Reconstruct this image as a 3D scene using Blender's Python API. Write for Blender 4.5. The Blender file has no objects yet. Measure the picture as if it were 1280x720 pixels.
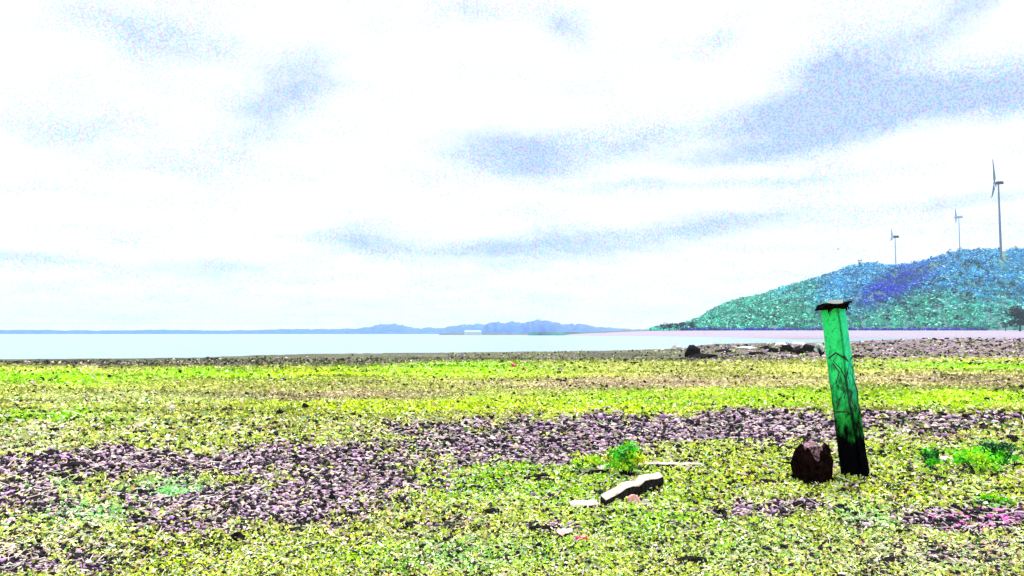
import bpy, math, random
import numpy as np
from mathutils import Vector, Matrix, Euler
S = bpy.context.scene
COL = S.collection
R = math.radians
rng = np.random.default_rng(7)
random.seed(7)

# ------------------------------------------------------------------ camera
F = 960.0; HY = 417.0; CAMH = 1.6
PITCH = math.atan((HY - 360) / F)
cam = bpy.data.cameras.new('camera'); cam.sensor_width = 36; cam.lens = 36 * F / 1280
cam.clip_start = 0.05; cam.clip_end = 30000
co = bpy.data.objects.new('camera', cam); COL.objects.link(co)
co.location = (0, 0, CAMH); co.rotation_euler = (R(90) + PITCH, 0, 0); S.camera = co

# ------------------------------------------------------------------ exposure
S.view_settings.view_transform = 'Standard'; S.view_settings.look = 'None'
S.view_settings.exposure = 1.1; S.view_settings.gamma = 1.0

# ------------------------------------------------------------------ light
SUN_EL, SUN_AZ = 58, 20          # degrees above the horizon, clockwise from the view direction (+Y)
sl = bpy.data.lights.new('sun', 'SUN'); sl.energy = 3.4; sl.angle = R(3); sl.color = (1, .96, .88)
so = bpy.data.objects.new('sun', sl); COL.objects.link(so)
sd = Vector((math.sin(R(SUN_AZ)) * math.cos(R(SUN_EL)), math.cos(R(SUN_AZ)) * math.cos(R(SUN_EL)), math.sin(R(SUN_EL))))
so.rotation_euler = sd.to_track_quat('Z', 'Y').to_euler()

# ------------------------------------------------------------------ node helper
class NT:
    def __init__(s, tree): s.t = tree; s.n = tree.nodes; s.l = tree.links
    def put(s, sock, v):
        if isinstance(v, bpy.types.NodeSocket): s.l.new(v, sock)
        elif v is not None:
            if isinstance(v, (tuple, list)) and len(v) == 3 and sock.type == 'RGBA': v = (*v, 1)
            sock.default_value = v
    def m(s, op, a, b=None, c=None, clamp=False):
        n = s.n.new('ShaderNodeMath'); n.operation = op; n.use_clamp = clamp
        s.put(n.inputs[0], a); s.put(n.inputs[1], b); s.put(n.inputs[2], c); return n.outputs[0]
    def vm(s, op, a, b=None, out=0):
        n = s.n.new('ShaderNodeVectorMath'); n.operation = op
        s.put(n.inputs[0], a); s.put(n.inputs[1], b); return n.outputs[out]
    def mix(s, f, a, b, mode='MIX'):
        n = s.n.new('ShaderNodeMix'); n.data_type = 'RGBA'; n.blend_type = mode; n.clamp_factor = True
        s.put(n.inputs[0], f); s.put(n.inputs[6], a); s.put(n.inputs[7], b); return n.outputs[2]
    def noise(s, vec, scale, detail=3, rough=.55, col=False):
        n = s.n.new('ShaderNodeTexNoise'); n.inputs['Scale'].default_value = scale
        n.inputs['Detail'].default_value = detail; n.inputs['Roughness'].default_value = rough
        if vec is not None: s.l.new(vec, n.inputs['Vector'])
        return n.outputs[1 if col else 0]
    def vor(s, vec, scale, col=True):
        n = s.n.new('ShaderNodeTexVoronoi'); n.inputs['Scale'].default_value = scale
        if vec is not None: s.l.new(vec, n.inputs['Vector'])
        return n.outputs[1 if col else 0]
    def ramp(s, v, lo, hi):
        n = s.n.new('ShaderNodeMapRange'); n.clamp = True
        s.put(n.inputs[0], v); n.inputs[1].default_value = lo; n.inputs[2].default_value = hi
        return n.outputs[0]
    def xyz(s, x, y, z):
        n = s.n.new('ShaderNodeCombineXYZ'); s.put(n.inputs[0], x); s.put(n.inputs[1], y); s.put(n.inputs[2], z); return n.outputs[0]

def newmat(name):
    m = bpy.data.materials.new(name); m.use_nodes = True; m.node_tree.nodes.clear()
    N = NT(m.node_tree); o = N.n.new('ShaderNodeOutputMaterial'); b = N.n.new('ShaderNodeBsdfPrincipled')
    N.l.new(b.outputs[0], o.inputs[0]); return m, N, b

# ------------------------------------------------------------------ sky
W = bpy.data.worlds.new('World'); S.world = W; W.use_nodes = True; W.node_tree.nodes.clear()
N = NT(W.node_tree)
wo = N.n.new('ShaderNodeOutputWorld'); bg = N.n.new('ShaderNodeBackground'); N.l.new(bg.outputs[0], wo.inputs[0])
bg.inputs[1].default_value = 0.1
sky = N.n.new('ShaderNodeTexSky'); sky.sky_type = 'NISHITA'; sky.sun_disc = False
sky.sun_elevation = R(SUN_EL); sky.sun_rotation = R(SUN_AZ)
tc = N.n.new('ShaderNodeTexCoord'); D = tc.outputs['Generated']
sp = N.n.new('ShaderNodeSeparateXYZ'); N.l.new(D, sp.inputs[0])
dx, dy, dz = sp.outputs
az = N.m('MULTIPLY', N.m('ARCTAN2', dx, dy), 57.2958); el = N.m('MULTIPLY', N.m('ARCSINE', dz), 57.2958)
# a wobble so that cloud edges are ragged
w1 = N.noise(N.xyz(N.m('MULTIPLY', az, .10), N.m('MULTIPLY', el, .26), 0.0), 1.0, 5, .6)
w2 = N.noise(N.xyz(N.m('MULTIPLY', az, .12), N.m('MULTIPLY', el, .3), 7.3), 1.0, 5, .6)
azw = N.m('ADD', az, N.m('MULTIPLY', N.m('SUBTRACT', w1, .5), 7.0))
elw = N.m('ADD', el, N.m('MULTIPLY', N.m('SUBTRACT', w2, .5), 2.8))
# shaded cloud bases: azimuth, elevation, half widths (degrees), strength, slant
CL = [(-17.0, 16.6, 3.6, 2.6, .62, .55), (0.6, 13.2, 5.0, 1.7, .75, -.05), (9.0, 14.0, 4.0, 1.3, .45, .1),
      (23.5, 15.2, 8.5, 1.5, 1.0, .05), (23.0, 17.6, 3.2, 1.8, .6, .1), (18.0, 12.9, 6.5, .8, .6, .06), (33.0, 15.2, 6.5, 1.6, .7, .02), (27.5, 18.5, 3.0, 1.6, .35, .0),
      (-11.5, 6.8, 3.2, 1.0, .6, -.15), (0.5, 6.4, 8.0, 1.0, .8, .05), (15.5, 7.7, 6.0, .9, .6, .05), (10, 10.7, 5, .5, .4, .0), (20, 10.7, 4, .45, .35, 0), (31.5, 8.7, 4.5, .5, .45, .06),
      (4.5, 22.5, 2.6, 1.6, .5, -.1), (-3.5, 23.5, 3, 1.4, .3, .1), (15.5, 20.5, 2.0, 1.2, .35, .4), (31, 20.5, 2, 1.6, .45, .3),
      (-26, 19.8, 6, 1.2, .35, -.12), (-33, 4.4, 4, .5, .4, 0), (-22, 4.4, 6, .5, .35, 0), (-31, 13, 5, 2, .2, 0),
      (45, 14, 8, 1.6, .7, 0), (-46, 15, 8, 1.8, .5, 0), (58, 9, 10, 1.2, .6, 0), (-60, 8, 10, 1.2, .5, 0)]
acc = None
for a0, e0, sa, se, wt, sl_ in CL:
    u = N.m('MULTIPLY', N.m('SUBTRACT', azw, a0), 1 / sa)
    v = N.m('MULTIPLY', N.m('SUBTRACT', N.m('SUBTRACT', elw, e0), N.m('MULTIPLY', N.m('SUBTRACT', az, a0), sl_)), 1 / se)
    g = N.m('MULTIPLY', N.m('EXPONENT', N.m('MULTIPLY', N.m('ADD', N.m('MULTIPLY', u, u), N.m('MULTIPLY', v, v)), -1.0)), wt)
    acc = g if acc is None else N.m('ADD', acc, g)
# cloud sheet overhead, as a flat layer
inv = N.m('DIVIDE', 1.0, N.m('ADD', N.m('MAXIMUM', dz, 0), .12))
flat = N.xyz(N.m('MULTIPLY', dx, inv), N.m('MULTIPLY', dy, inv), 0.0)
big = N.noise(flat, 1.3, 6, .6)
acc = N.m('ADD', acc, N.m('MULTIPLY', N.ramp(big, .46, .80), .38))
mott = N.noise(D, 60.0, 3, .6)
acc = N.m('MULTIPLY', acc, N.m('ADD', .55, N.m('MULTIPLY', mott, .9)))
shade = N.ramp(acc, .03, .78)
cloud = N.mix(shade, (5.5, 5.7, 5.8), (2.95, 3.6, 4.4))
fine = N.noise(D, 430.0, 1, .5, col=True)            # made-up cyan and pink grain added over the clouds
fs = N.n.new('ShaderNodeSeparateColor'); N.l.new(fine, fs.inputs[0])
grain = N.mix(N.ramp(fs.outputs[0], .50, .60), (1, 1, 1), (.50, .90, 1.0))
grain = N.mix(N.ramp(fs.outputs[1], .55, .64), grain, (.92, .56, .98))
grain_amt = N.m('ADD', N.m('MULTIPLY', shade, .7), N.m('MULTIPLY', N.ramp(N.noise(flat, 2.2, 3), .35, .65), .75))
cloud = N.mix(grain_amt, cloud, N.mix(1.0, cloud, grain, 'MULTIPLY'))
gap = N.ramp(N.noise(flat, .9, 5, .6), .62, .86)
skyc = N.mix(N.m('MULTIPLY', gap, .5), cloud, sky.outputs[0])
skyc = N.mix(N.ramp(dz, -.02, .0), (3, 3, 3), skyc)
N.l.new(skyc, bg.inputs[0])

# ------------------------------------------------------------------ geometry helpers
def ray(px, py):
    xc = (px - 640) / F; u = (360 - py) / F
    return np.array([xc, math.cos(PITCH) - u * math.sin(PITCH), math.sin(PITCH) + u * math.cos(PITCH)])
def G(px, py, z=0.0):
    d = ray(px, py); t = (z - CAMH) / d[2]; return Vector((d[0] * t, d[1] * t, z))
def project(x, y, z=0.0):
    dzz = z - CAMH; f = y * math.cos(PITCH) + dzz * math.sin(PITCH); u = -y * math.sin(PITCH) + dzz * math.cos(PITCH)
    return 640 + F * x / f, 360 - F * u / f

def hashn(ix, iy, seed):
    h = (ix.astype(np.int64) * 374761393 + iy.astype(np.int64) * 668265263 + seed * 974711) & 0x7fffffff
    h = ((h ^ (h >> 13)) * 1274126177) & 0x7fffffff
    return ((h ^ (h >> 16)) & 0xffff) / 65535.0
def vnoise(x, y, seed=0):
    x = np.asarray(x, float); y = np.asarray(y, float)
    ix = np.floor(x); iy = np.floor(y); fx = x - ix; fy = y - iy
    fx = fx * fx * (3 - 2 * fx); fy = fy * fy * (3 - 2 * fy)
    a = hashn(ix, iy, seed); b = hashn(ix + 1, iy, seed); c = hashn(ix, iy + 1, seed); d = hashn(ix + 1, iy + 1, seed)
    return (a * (1 - fx) + b * fx) * (1 - fy) + (c * (1 - fx) + d * fx) * fy
def fbm(x, y, seed=0, o=4):
    s = 0; a = .5; t = 0
    for k in range(o):
        s = s + a * vnoise(x * 2 ** k, y * 2 ** k, seed + k * 17); t += a; a *= .55
    return s / t
def sstep(v, lo, hi):
    t = np.clip((v - lo) / (hi - lo), 0, 1); return t * t * (3 - 2 * t)

def mesh_np(name, V, Fc, mat=None, cols=None, smooth=False, uv=None):
    """V (n,3), Fc (m,k) faces of one size; cols (n,3) point colour"""
    me = bpy.data.meshes.new(name); n = len(V); m, k = Fc.shape
    me.vertices.add(n); me.vertices.foreach_set('co', np.ascontiguousarray(V, np.float32).ravel())
    me.loops.add(m * k); me.loops.foreach_set('vertex_index', np.ascontiguousarray(Fc, np.int32).ravel())
    me.polygons.add(m); me.polygons.foreach_set('loop_start', np.arange(0, m * k, k, dtype=np.int32))
    me.polygons.foreach_set('loop_total', np.full(m, k, np.int32))
    me.polygons.foreach_set('use_smooth', np.full(m, smooth, bool))
    if cols is not None:
        a = me.attributes.new('tint', 'FLOAT_COLOR', 'POINT')
        c = np.ones((n, 4), np.float32); c[:, :3] = cols; a.data.foreach_set('color', c.ravel())
    me.update(calc_edges=True); me.validate()
    if mat: me.materials.append(mat)
    return me
def link(name, me, parent=None, loc=None):
    o = bpy.data.objects.new(name, me); COL.objects.link(o)
    if parent is not None: o.parent = parent
    if loc is not None: o.location = loc
    return o
def tag(o, label=None, cat=None, group=None, kind=None):
    if label: o['label'] = label
    if cat: o['category'] = cat
    if group: o['group'] = group
    if kind: o['kind'] = kind
    return o
def thing(name, label, cat, loc=(0, 0, 0), group=None, rz=0):
    o = bpy.data.objects.new(name, None); COL.objects.link(o); o.location = loc; o.rotation_euler = (0, 0, rz)
    o.empty_display_size = .1
    return tag(o, label, cat, group)

class MB:
    def __init__(s): s.v = []; s.f = []
    def add(s, vs, fs):
        b = len(s.v); s.v += [tuple(v) for v in vs]; s.f += [tuple(b + i for i in f) for f in fs]; return s
    def tube(s, pts, rad, n=8, caps=True):
        pts = [Vector(p) for p in pts]
        if not hasattr(rad, '__len__'): rad = [rad] * len(pts)
        vs = []; ref = None
        for i, p in enumerate(pts):
            d = (pts[min(i + 1, len(pts) - 1)] - pts[max(i - 1, 0)]).normalized()
            if ref is None: ref = Vector((0, 0, 1)) if abs(d.z) < .9 else Vector((1, 0, 0))
            a = d.cross(ref).normalized(); b = d.cross(a).normalized(); ref = -b if False else ref
            for k in range(n):
                t = 2 * math.pi * k / n; vs.append(p + (a * math.cos(t) + b * math.sin(t)) * rad[i])
        fs = [(i * n + k, i * n + (k + 1) % n, (i + 1) * n + (k + 1) % n, (i + 1) * n + k) for i in range(len(pts) - 1) for k in range(n)]
        if caps: fs += [tuple(range(n))[::-1], tuple((len(pts) - 1) * n + k for k in range(n))]
        return s.add(vs, fs)
    def loft(s, rings, caps=True):
        n = len(rings[0]); vs = [p for r in rings for p in r]
        fs = [(i * n + k, i * n + (k + 1) % n, (i + 1) * n + (k + 1) % n, (i + 1) * n + k) for i in range(len(rings) - 1) for k in range(n)]
        if caps: fs += [tuple(range(n))[::-1], tuple((len(rings) - 1) * n + k for k in range(n))]
        return s.add(vs, fs)
    def mesh(s, name, mat, smooth=False):
        me = bpy.data.meshes.new(name); me.from_pydata(s.v, [], s.f); me.update()
        if smooth: me.polygons.foreach_set('use_smooth', [True] * len(me.polygons))
        if mat: me.materials.append(mat)
        import bmesh
        bm = bmesh.new(); bm.from_mesh(me); bmesh.ops.recalc_face_normals(bm, faces=bm.faces); bm.to_mesh(me); bm.free()
        return me
    def build(s, name, mat, parent=None, loc=None, smooth=False):
        return link(name, s.mesh(name, mat, smooth), parent, loc)

ICO = None
def ico():
    global ICO
    if ICO is None:
        p = (1 + 5 ** .5) / 2
        v = np.array([(-1, p, 0), (1, p, 0), (-1, -p, 0), (1, -p, 0), (0, -1, p), (0, 1, p), (0, -1, -p), (0, 1, -p), (p, 0, -1), (p, 0, 1), (-p, 0, -1), (-p, 0, 1)], float)
        v /= np.linalg.norm(v[0])
        f = np.array([(0, 11, 5), (0, 5, 1), (0, 1, 7), (0, 7, 10), (0, 10, 11), (1, 5, 9), (5, 11, 4), (11, 10, 2), (10, 7, 6), (7, 1, 8), (3, 9, 4), (3, 4, 2), (3, 2, 6), (3, 6, 8), (3, 8, 9), (4, 9, 5), (2, 4, 11), (6, 2, 10), (8, 6, 7), (9, 8, 1)])
        ICO = (v, f)
    return ICO

# ------------------------------------------------------------------ materials
def mat_tint(name, rough=.85, bump=0, bscale=40, varia=.0, spec=.25, trans=0):
    m, N, b = newmat(name)
    a = N.n.new('ShaderNodeAttribute'); a.attribute_name = 'tint'
    c = a.outputs['Color']
    if varia:
        o = N.n.new('ShaderNodeTexCoord')
        k = N.m('ADD', 1 - varia, N.m('MULTIPLY', N.noise(o.outputs['Object'], bscale, 4), 2 * varia))
        n = N.n.new('ShaderNodeVectorMath'); n.operation = 'SCALE'; N.l.new(c, n.inputs[0]); N.l.new(k, n.inputs[3]); c = n.outputs[0]
    N.l.new(c, b.inputs['Base Color']); b.inputs['Roughness'].default_value = rough
    b.inputs['Specular IOR Level'].default_value = spec
    return m
def mat_noise(name, c1, c2, scale=10, rough=.8, bump=.3, stretch=(1, 1, 1), lo=.35, hi=.65, spec=.3, metal=0, dist=.01):
    m, N, b = newmat(name)
    t = N.n.new('ShaderNodeTexCoord'); v = N.vm('MULTIPLY', t.outputs['Object'], stretch)
    n1 = N.noise(v, scale, 6, .65)
    N.l.new(N.mix(N.ramp(n1, lo, hi), c1, c2), b.inputs['Base Color'])
    b.inputs['Roughness'].default_value = rough; b.inputs['Specular IOR Level'].default_value = spec; b.inputs['Metallic'].default_value = metal
    if bump:
        bn = N.n.new('ShaderNodeBump'); bn.inputs['Strength'].default_value = bump; bn.inputs['Distance'].default_value = dist
        N.l.new(N.noise(v, scale * 2.5, 5, .7), bn.inputs['Height']); N.l.new(bn.outputs[0], b.inputs['Normal'])
    return m

# ------------------------------------------------------------------ what grows where (world positions; tables read off the view)
LIME = np.array((.44, .88, .004)); YEL = np.array((.66, .86, .004)); PALE = np.array((.72, .82, .30)); MINT = np.array((.42, .88, .28))
TAN = np.array((.60, .50, .27)); PINK = np.array((.62, .44, .56)); MUD = np.array((.22, .20, .15)); LAV = np.array((.40, .35, .46))
OLIVE = np.array((.24, .28, .12)); GREEN = np.array((.14, .62, .02)); ORA = np.array((.82, .55, .05))
ST = [  # stony patches  cx cy rx ry strength
    (150, 583, 300, 21, 1.0), (390, 575, 190, 20, .9), (20, 625, 75, 34, .8), (330, 632, 190, 28, 1.0), (440, 600, 130, 30, .9),
    (230, 655, 90, 22, .7), (40, 712, 110, 20, .7), (650, 560, 160, 26, 1.0), (560, 540, 110, 16, .7), (800, 538, 200, 20, 1.0), (960, 535, 180, 22, 1.0),
    (1170, 526, 180, 10, .8), (1110, 535, 90, 16, .6), (1020, 552, 60, 16, .7), (970, 640, 90, 11, .85), (1215, 650, 95, 17, 1.15), (690, 663, 80, 9, .6),
    (1200, 695, 130, 16, .45), (1120, 700, 60, 14, .5), (890, 640, 30, 10, .6), (150, 690, 120, 16, .45), (560, 655, 60, 10, .3), (900, 668, 50, 12, .3), (620, 615, 60, 12, .2), (1480, 640, 150, 30, .9), (-150, 590, 150, 40, 1.0)]
VG = [  # colour patches over the base   cx cy rx ry colour strength
    (40, 474, 120, 8, LIME, 1.0), (280, 469, 110, 6, LIME, 1.0), (420, 467, 120, 6, YEL, .9), (570, 463, 130, 11, LIME, .8), (640, 475, 140, 9, YEL, .7),
    (430, 497, 200, 9, TAN, .8), (610, 511, 310, 9, YEL, 1.1), (880, 500, 230, 12, LIME * .5 + YEL * .5, 1.0), (1150, 498, 230, 12, LIME * .5 + YEL * .5, 1.1), (800, 480, 260, 8, TAN, .9),
    (1180, 459, 110, 4, LIME, 1.2), (1180, 476, 160, 9, TAN, .8), (960, 462, 160, 8, TAN * .6 + YEL * .4, .6), (60, 522, 90, 9, LIME, .8), (150, 500, 130, 10, PALE, .7),
    (60, 550, 130, 14, PALE, .9), (150, 545, 70, 12, YEL, .6), (340, 535, 130, 12, YEL * .6 + TAN * .4, .7), (210, 617, 55, 14, MINT, 1.4), (100, 648, 70, 13, MINT, .9), (60, 612, 50, 8, MINT, .7),
    (250, 700, 80, 14, YEL, .9), (450, 655, 130, 20, YEL * .7 + TAN * .3, .6), (480, 695, 140, 18, YEL * .5 + LIME * .5, .8), (590, 700, 80, 20, MINT, .6),
    (640, 605, 110, 28, LIME, 1.1), (780, 610, 130, 28, LIME * .6 + YEL * .4, 1.0), (820, 660, 110, 18, LIME, .8), (930, 595, 80, 22, YEL, 1.0), (690, 695, 90, 20, LIME, .7), (950, 690, 120, 24, LIME * .6 + PALE * .4, .7),
    (1110, 615, 110, 14, YEL, .8), (1120, 570, 60, 20, YEL, .9), (1215, 572, 80, 22, LIME, .9), (1090, 650, 50, 12, MINT, .7), (1240, 628, 30, 6, GREEN, .9), (1180, 700, 160, 22, PALE, .8),
    (40, 690, 100, 20, PALE, .5), (1200, 545, 90, 14, TAN * .5 + YEL * .5, .5)]
def zone(px, py):
    """stoniness, vegetation cover, vegetation colour at picture-plane position of a ground point"""
    px = np.asarray(px, float); py = np.asarray(py, float)
    qx = px + (fbm(px / 60, py / 22, 3) - .5) * 90; qy = py + (fbm(px / 50, py / 18, 9) - .5) * np.clip((py - 430) * .22, 2, 26)
    s = np.zeros_like(px)
    for cx, cy, rx, ry, w in ST:
        s = np.maximum(s, w * np.exp(-(((qx - cx) / rx) ** 2 + ((qy - cy) / ry) ** 2) ** 1.5))
    s = sstep(s + (fbm(px / 16, py / 7, 21) - .5) * 1.0 + (vnoise(px / 5, py / 3, 23) - .5) * .3, .18, .80)
    # base colour by distance
    near = sstep(py, 520, 560)[..., None]
    base = (YEL * .72 + PALE * .28) * near + (TAN * .30 + YEL * .52 + MUD * .18) * (1 - near)
    col = np.broadcast_to(base, px.shape + (3,)).copy(); amt = np.zeros_like(px)
    for cx, cy, rx, ry, c, w in VG:
        g = np.clip(w * 1.25 * np.exp(-(((qx - cx) / rx) ** 2 + ((qy - cy) / ry) ** 2) ** 1.3), 0, 1)[..., None]
        col = col * (1 - g) + c * g
    # the grey muddy strip by the water, and the brown flats at the right
    e = np.interp(px, [-400, 0, 130, 400, 700, 900, 1000, 1280, 1800], [452, 452, 455, 452, 446, 446, 444, 440, 440])
    g = (1 - sstep(qy, e + 2, e + 10))[..., None]
    mudc = OLIVE * .32 + MUD * .2 + (PINK * .25 + MUD * .35 - OLIVE * .32 - MUD * .2) * sstep(px, 900, 1100)[..., None]
    col = col * (1 - g) + mudc * g
    stk = .25 + 1.4 * fbm(px / 110, py / 2.2, 91, 3); k = sstep(py, 545, 505); col = col * (1 - k[..., None] * (1 - stk[..., None]))
    g = (1 - sstep(py, 421, 428))[..., None]
    col = col * (1 - g) + LAV * g
    return s, col

# ------------------------------------------------------------------ shoreline
SX = [-900, -200, 0, 130, 250, 320, 400, 520, 650, 780, 850, 870, 890, 960, 1010, 1080, 1140, 1165]
SY = [455, 451, 450, 449, 447.5, 444.5, 442.5, 441.2, 440, 438, 436, 432.5, 430, 429, 428.6, 426, 423, 421.5]
FX = [676, 690, 740, 830, 900, 1000, 1165]
FY = [417.9, 419.0, 419.8, 420.3, 421.3, 424.4, 421.5]
WZ = -0.06
def shore_r(px, xs, ys):
    y = np.interp(px, xs, ys); return 1.66 * F / np.maximum(y - HY, .25)
def terrain(x, y):
    """ground height"""
    x = np.asarray(x, float); y = np.asarray(y, float)
    yy = np.maximum(y, 1e-3); px = 640 + F * x / yy; px = np.where(y <= .05, np.where(x > 0, 5000, -5000), px)
    d = y
    jx = (fbm(px / 9, px * 0 + 3, 5) - .5)
    near = np.interp(px, SX, SY) + jx * .9
    rn = 1.66 * F / np.maximum(near - HY, .25)
    rf = 1.66 * F / np.maximum(np.interp(px, FX, FY) - HY, .25)
    rf = np.where(px < 676, 1e6, rf)
    micro = (fbm(x * 1.6, y * 1.6, 31) - .5) * .10 + (fbm(x * 7, y * 7, 41, 3) - .5) * .035
    k = sstep(np.hypot(x, y), 25, 60)
    land = micro * (1 - k) + k * .05 * (fbm(x * .2, y * .2, 51) - .5) + .02
    right = px > 1165
    h = land.copy()
    t = (rn - d) / np.maximum(rn * .02, .6)
    h = np.where(right, h, np.where(d > rn, -.9, land * np.clip(t, 0, 1) + (WZ - .03) * (1 - np.clip(t, 0, 1))))
    # the far flat, rising to the foot of the hill
    far = np.where(right, np.clip((d - 250) / 470, 0, 1) * 4.6, np.clip((d - rf) / np.maximum(720 - rf, 60), 0, 1) * 4.6)
    fade = sstep(px, 640, 860)
    far = np.where(right, far, (far * fade + .1))
    h = np.where(right, h + far, np.where(d > rf, WZ + far, h))
    h = np.where(d > 760, np.minimum(h, 6) , h)
    back = (y < .5) | (np.abs(x) > y * 3)
    h = np.where(back, land, h)
    return h

def fgrid(r0, r1, nr, a0, a1, na):
    r = np.exp(np.linspace(math.log(r0), math.log(r1), nr)); a = np.linspace(a0, a1, na)
    A, RR = np.meshgrid(a, r); return A, RR

gm, N, b = newmat('ground_soil')
a = N.n.new('ShaderNodeAttribute'); a.attribute_name = 'tint'
geo = N.n.new('ShaderNodeNewGeometry'); P = geo.outputs['Position']
spk = N.noise(P, 38, 2, .6); spk2 = N.noise(P, 9, 3, .7); spk3 = N.noise(P, 1.7, 4, .7)
dist = N.vm('LENGTH', P, out=1)
f_far = N.ramp(dist, 12, 45)
dark_near = N.m('MULTIPLY', N.ramp(spk, .40, .60), N.ramp(spk2, .3, .6))
holes = N.m('MULTIPLY', N.ramp(spk2, .60, .42), N.ramp(spk3, .62, .38))
lit = N.m('SUBTRACT', 1.0, N.m('MULTIPLY', holes, .8))
amt = N.m('ADD', N.m('MULTIPLY', dark_near, N.m('SUBTRACT', 1.0, f_far)), N.m('MULTIPLY', lit, f_far))
cn = N.vor(P, 14); hs = N.mix(.30, a.outputs['Color'], N.mix(1.0, a.outputs['Color'], cn, 'OVERLAY'))
N.l.new(N.mix(amt, (.012, .010, .012), hs), b.inputs['Base Color'])
b.inputs['Roughness'].default_value = .9; b.inputs['Specular IOR Level'].default_value = .15
bn = N.n.new('ShaderNodeBump'); bn.inputs['Strength'].default_value = .6; bn.inputs['Distance'].default_value = .04
N.l.new(N.m('ADD', spk2, N.m('MULTIPLY', spk, .4)), bn.inputs['Height']); N.l.new(bn.outputs[0], b.inputs['Normal'])

az_f = np.concatenate([np.linspace(-180, -58, 24)[:-1], np.linspace(-58, 58, 500), np.linspace(58, 180, 24)[1:]])
rr = np.concatenate([[.02, 1.0, 2.2], np.exp(np.linspace(math.log(3.5), math.log(60), 300)), np.exp(np.linspace(math.log(61), math.log(6500), 170))])
AZ, RR = np.meshgrid(np.radians(az_f), rr)
# keep rows at constant depth inside the view so that the shore is sharp
X = RR * np.sin(AZ); Y = RR * np.cos(AZ)
Z = terrain(X, Y)
px, py = project(X, np.maximum(Y, .8), 0.0)
s, c = zone(px, np.clip(py, 418, 900))
stone_soil = np.array((.30, .22, .29))
c = c * .85 * (1 - s[..., None]) + stone_soil * s[..., None]
nr, na = X.shape
V = np.stack([X, Y, Z], -1).reshape(-1, 3)
i = np.arange((nr - 1) * (na - 1)); rI = i // (na - 1); cI = i % (na - 1)
Fq = np.stack([rI * na + cI, rI * na + cI + 1, (rI + 1) * na + cI + 1, (rI + 1) * na + cI], 1)[:, ::-1]
g = link('ground', mesh_np('ground', V, Fq, gm, c.reshape(-1, 3), smooth=True)); g['kind'] = 'structure'

# water
wm, N, b = newmat('lake_water')
b.inputs['Base Color'].default_value = (.20, .30, .44, 1); b.inputs['Roughness'].default_value = .2; b.inputs['IOR'].default_value = 1.33
geo = N.n.new('ShaderNodeNewGeometry'); bn = N.n.new('ShaderNodeBump'); bn.inputs['Strength'].default_value = .9; bn.inputs['Distance'].default_value = .12
v = N.vm('MULTIPLY', geo.outputs['Position'], (.5, 1.6, 1)); N.l.new(N.noise(v, 1.4, 4, .6), bn.inputs['Height']); N.l.new(bn.outputs[0], b.inputs['Normal'])
m = MB(); n = 128; ring0 = [(38 * math.sin(2 * math.pi * k / n), 38 * math.cos(2 * math.pi * k / n), WZ) for k in range(n)]
ring = [(6600 * math.sin(2 * math.pi * k / n), 6600 * math.cos(2 * math.pi * k / n), WZ) for k in range(n)]
m.add(ring0 + ring, [(k, (k + 1) % n, n + (k + 1) % n, n + k) for k in range(n)])
w = m.build('water', wm); w['kind'] = 'structure'

# ------------------------------------------------------------------ hill
RX = [660, 760, 812, 826, 843, 858, 875, 888, 902, 920, 950, 975, 1000, 1020, 1040, 1058, 1075, 1092, 1110, 1135, 1150, 1168, 1185, 1205, 1240, 1280, 1400, 1550, 1800, 2200]
RY = [418.5, 418, 413, 408, 407, 403, 396, 388, 380, 374, 368, 359, 352, 346, 340, 333, 329, 327, 330, 329, 326, 321, 316, 311, 310, 309, 300, 305, 318, 340]
RB, RC, RE = 735., 1150., 1900.
def hill_h(x, y):
    px = 640 + F * x / y
    top = 1.6 + (HY - np.interp(px, RX, RY)) / F * RC - 3.5
    t = (y - RB) / (RC - RB)
    up = np.where(t < 1, np.clip(t, 0, 1) ** .85, 1 - sstep(y, RC, RE) * 1.0)
    # a ravine running down to the left, and a nearer shoulder below it
    cx = 1185 - (1 - t) * 150
    rav = -.22 * np.exp(-((px - cx) / 42) ** 2) * sstep(t, .3, .5) * (1 - sstep(t, .8, .98))
    shoulder = .10 * np.exp(-((px - cx - 120) / 90) ** 2) * sstep(t, .15, .4) * (1 - sstep(t, .55, .9))
    rough = (fbm(x / 80, y / 80, 61) - .5) * .34 * sstep(t, .0, .3) * (1 - sstep(t, .75, 1.0))
    return np.maximum(top, -1.5) * np.clip(up + (rav + shoulder + rough) * (t < 1), 0, 1.02) + 4.0 * np.clip(1 - t, 0, 1) - 1.0
u = np.linspace(660, 2200, 420); yv = np.concatenate([np.linspace(RB - 15, RC + 30, 90), np.linspace(RC + 40, RE, 20)])
U, YY = np.meshgrid(u, yv); XX = (U - 640) / F * YY
ZZ = hill_h(XX, YY); ZZ[0] -= 6; ZZ[-1] = -2
nr, na = XX.shape; i = np.arange((nr - 1) * (na - 1)); rI = i // (na - 1); cI = i % (na - 1)
Fq = np.stack([rI * na + cI, rI * na + cI + 1, (rI + 1) * na + cI + 1, (rI + 1) * na + cI], 1)
hm = mat_noise('hill_scrub', (.01, .06, .07), (.03, .22, .22), scale=.06, bump=.4, lo=.3, hi=.7, dist=1.5)  # teal of the distance haze mixed into the scrub colour
h = link('hill', mesh_np('hill', np.stack([XX, YY, ZZ], -1).reshape(-1, 3), Fq, hm, smooth=True)); h['kind'] = 'structure'

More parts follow.
